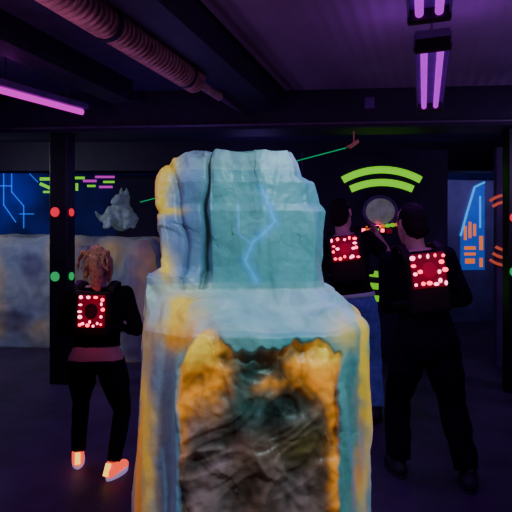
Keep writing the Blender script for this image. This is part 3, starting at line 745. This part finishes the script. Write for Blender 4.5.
person((1.04,3.06,0),math.radians(0),1.76,'person in dark clothes with red-lit vest, mid-stride',drop=.03,pitch=math.radians(3),roll=math.radians(-6),
  feet=((-.13,.14),(.24,-.05)),footrot=(math.radians(8),math.radians(-12)),
  arms=(((-.20,.06,1.14),(-.10,.28,1.12),(1,0,0),.4),((.27,.02,1.14),(.18,.24,1.10),(-1,0,0),.4)),wid=.97,
  mats=dict(shirt=M['teal'],trousers=M['navy'],shoe=M['shoe'],hair=M['dark'],tw=.026),hair='short',sleeve='long',ledrows=ringB,headturn=math.radians(20),pk=(0,1.34,1.0,.86),plate=False)
person((0.81,4.2,0),math.radians(-8),1.88,'person in black top and blue jeans raising a laser gun',drop=.02,pitch=math.radians(2),roll=math.radians(-8),
  feet=((-.13,.05),(.17,-.04)),footrot=(math.radians(8),math.radians(-12)),
  arms=(((-.26,.12,1.20),(-.02,.30,1.30),(1,0,0),.9),((.33,.10,1.24),(.30,.33,1.42),(-1,0,0),.95)),
  mats=dict(shirt=M['tee'],trousers=M['jean'],shoe=M['shoe'],hair=M['dark'],tw=.022),hair='short',sleeve='short',ledrows=ringB,headturn=math.radians(-25),hem=True,shirt_hem=.985,trouser_top=.99,pk=(-.01,1.35,.98,.78),plate=False)

g=empty('laser_gun',(1.03,4.66,1.53),(0,0,math.radians(-68)))
tag(g,'black toy laser gun with red and green lights held by person','laser gun')
bm=bmesh.new(); addbox(bm,(0,.06,.055),(.05,.30,.065),bevel=.014); addbox(bm,(0,-.02,-.02),(.034,.045,.12),bevel=.01); addbox(bm,(0,.08,.095),(.03,.12,.02),bevel=.006); addbox(bm,(0,.11,.0),(.03,.06,.05),bevel=.01)
obj('gun_body',bm2me(bm,'gb'),M['vest'],g)
bm=bmesh.new(); tube(bm,[(0,.2,.055),(0,.27,.055)],[.018,.024],n=16); obj('barrel',bm2me(bm,'ba'),M['ledp'],g)
for y,mm in ((-.05,'led'),(.0,'orange'),(.05,'orange'),(.10,'lime'),(.16,'led')):
    for s in (-1,1):
        bm=bmesh.new(); addbox(bm,(s*.027,y,.06),(.006,.038,.034),bevel=.002); obj('gun_light',bm2me(bm,'gl'),M[mm],g)

# ------------------------------------------------------------------ lights
def area(name,loc,target,size,power,color,sy=None):
    l=bpy.data.lights.new(name,'AREA'); l.energy=power; l.color=color; l.size=size
    if sy: l.shape='RECTANGLE'; l.size_y=sy
    o=bpy.data.objects.new(name,l); COL.objects.link(o); o.location=loc
    o.rotation_euler=(Vector(target)-Vector(loc)).to_track_quat('-Z','Y').to_euler(); return o
def spot(name,loc,target,power,color,ang=40,blend=0.6,r=0.1):
    l=bpy.data.lights.new(name,'SPOT'); l.energy=power; l.color=color; l.spot_size=math.radians(ang); l.spot_blend=blend; l.shadow_soft_size=r
    o=bpy.data.objects.new(name,l); COL.objects.link(o); o.location=loc
    o.rotation_euler=(Vector(target)-Vector(loc)).to_track_quat('-Z','Y').to_euler(); return o
def point(loc,power,color,r=0.3):
    l=bpy.data.lights.new('uv_fill','POINT'); l.energy=power; l.color=color; l.shadow_soft_size=r
    o=bpy.data.objects.new('uv_fill',l); COL.objects.link(o); o.location=loc; return o
spot('ceiling_spot_cool',(0.75,0.45,2.85),(-0.02,1.7,1.30),105,(0.52,1.0,0.97),52,0.7,0.08)
spot('ceiling_spot_violet',(-1.5,1.1,2.6),(-0.2,1.7,1.2),32,(0.55,0.45,1.0),50,0.7,0.08)
spot('warm_spot',(-1.3,1.0,1.9),(-0.35,1.55,0.85),9,(1.0,0.55,0.12),34,0.9,0.05)
area('tube_glow',(1.07,3.06,2.40),(1.07,3.06,0),0.15,4.5,(0.45,0.05,1.0),1.1)
area('tube_glow',(0.55,1.5,2.40),(0.55,1.5,0),0.15,6,(0.50,0.10,1.0),1.1)
area('tube_glow',(-1.7,3.95,2.55),(-1.7,3.95,0),0.15,8,(0.6,0.06,1.0),0.8)
area('ceiling_fill',(1.9,1.6,1.9),(1.6,3.0,3.0),0.6,6,(0.80,0.45,1.0))  # unseen fill light added below the ceiling panel
area('duct_fill',(-1.6,2.0,2.0),(-0.9,2.8,2.8),0.4,5,(1.0,0.40,0.8))  # unseen light added to brighten the duct
point((-1.95,3.9,2.78),1.2,(0.85,0.05,1.0),.05); point((1.35,3.1,2.70),1.0,(0.55,0.05,1.0),.05); point((0.85,3.2,2.70),1.0,(0.55,0.05,1.0),.05)  # points added by the tubes to spread their halo on ceiling and beam
spot('hair_spot',(-1.4,2.2,2.7),(-1.03,3.2,1.35),13,(1.0,0.90,0.72),16,0.6,0.05)  # unseen spot added to brighten the blond hair
point((-0.8,4.6,1.9),8,(0.30,0.14,1.0)); point((2.6,3.6,2.3),3.5,(0.30,0.14,1.0)); point((-2.8,3.0,2.0),9,(0.32,0.14,1.0)); point((2.6,7.4,2.0),3,(0.35,0.3,1.0)); point((0,6.9,2.3),6,(0.32,0.15,1.0)); point((0.9,1.9,0.5),2.5,(0.35,0.14,1.0))  # unseen violet fill points added to lift the dark room
area('blue_wash',(-5.3,9.4,2.6),(-5.3,10.5,1.5),0.7,11,(0.12,0.22,1.0))
area('lilac_wash',(3.9,8.1,2.5),(4.1,9.2,2.0),0.5,5,(0.5,0.45,1.0))
area('barrier_wash',(-3.6,5.4,2.5),(-2.9,7.2,1.0),0.5,22,(0.75,0.75,1.0))
area('arc_wash',(3.4,4.0,2.3),(3.2,5.9,1.2),0.6,8,(0.6,0.35,1.0))
w=bpy.data.worlds.new('World'); scene.world=w; w.use_nodes=True
w.node_tree.nodes['Background'].inputs['Color'].default_value=(0.10,0.04,0.25,1); w.node_tree.nodes['Background'].inputs['Strength'].default_value=0.1

cam=bpy.data.cameras.new('Camera'); co=bpy.data.objects.new('Camera',cam); COL.objects.link(co)
co.location=(0,0,1.5); co.rotation_euler=(math.radians(90),0,0); cam.lens=35.16; cam.sensor_width=36; cam.shift_y=-0.03125; cam.clip_start=0.05
scene.camera=co
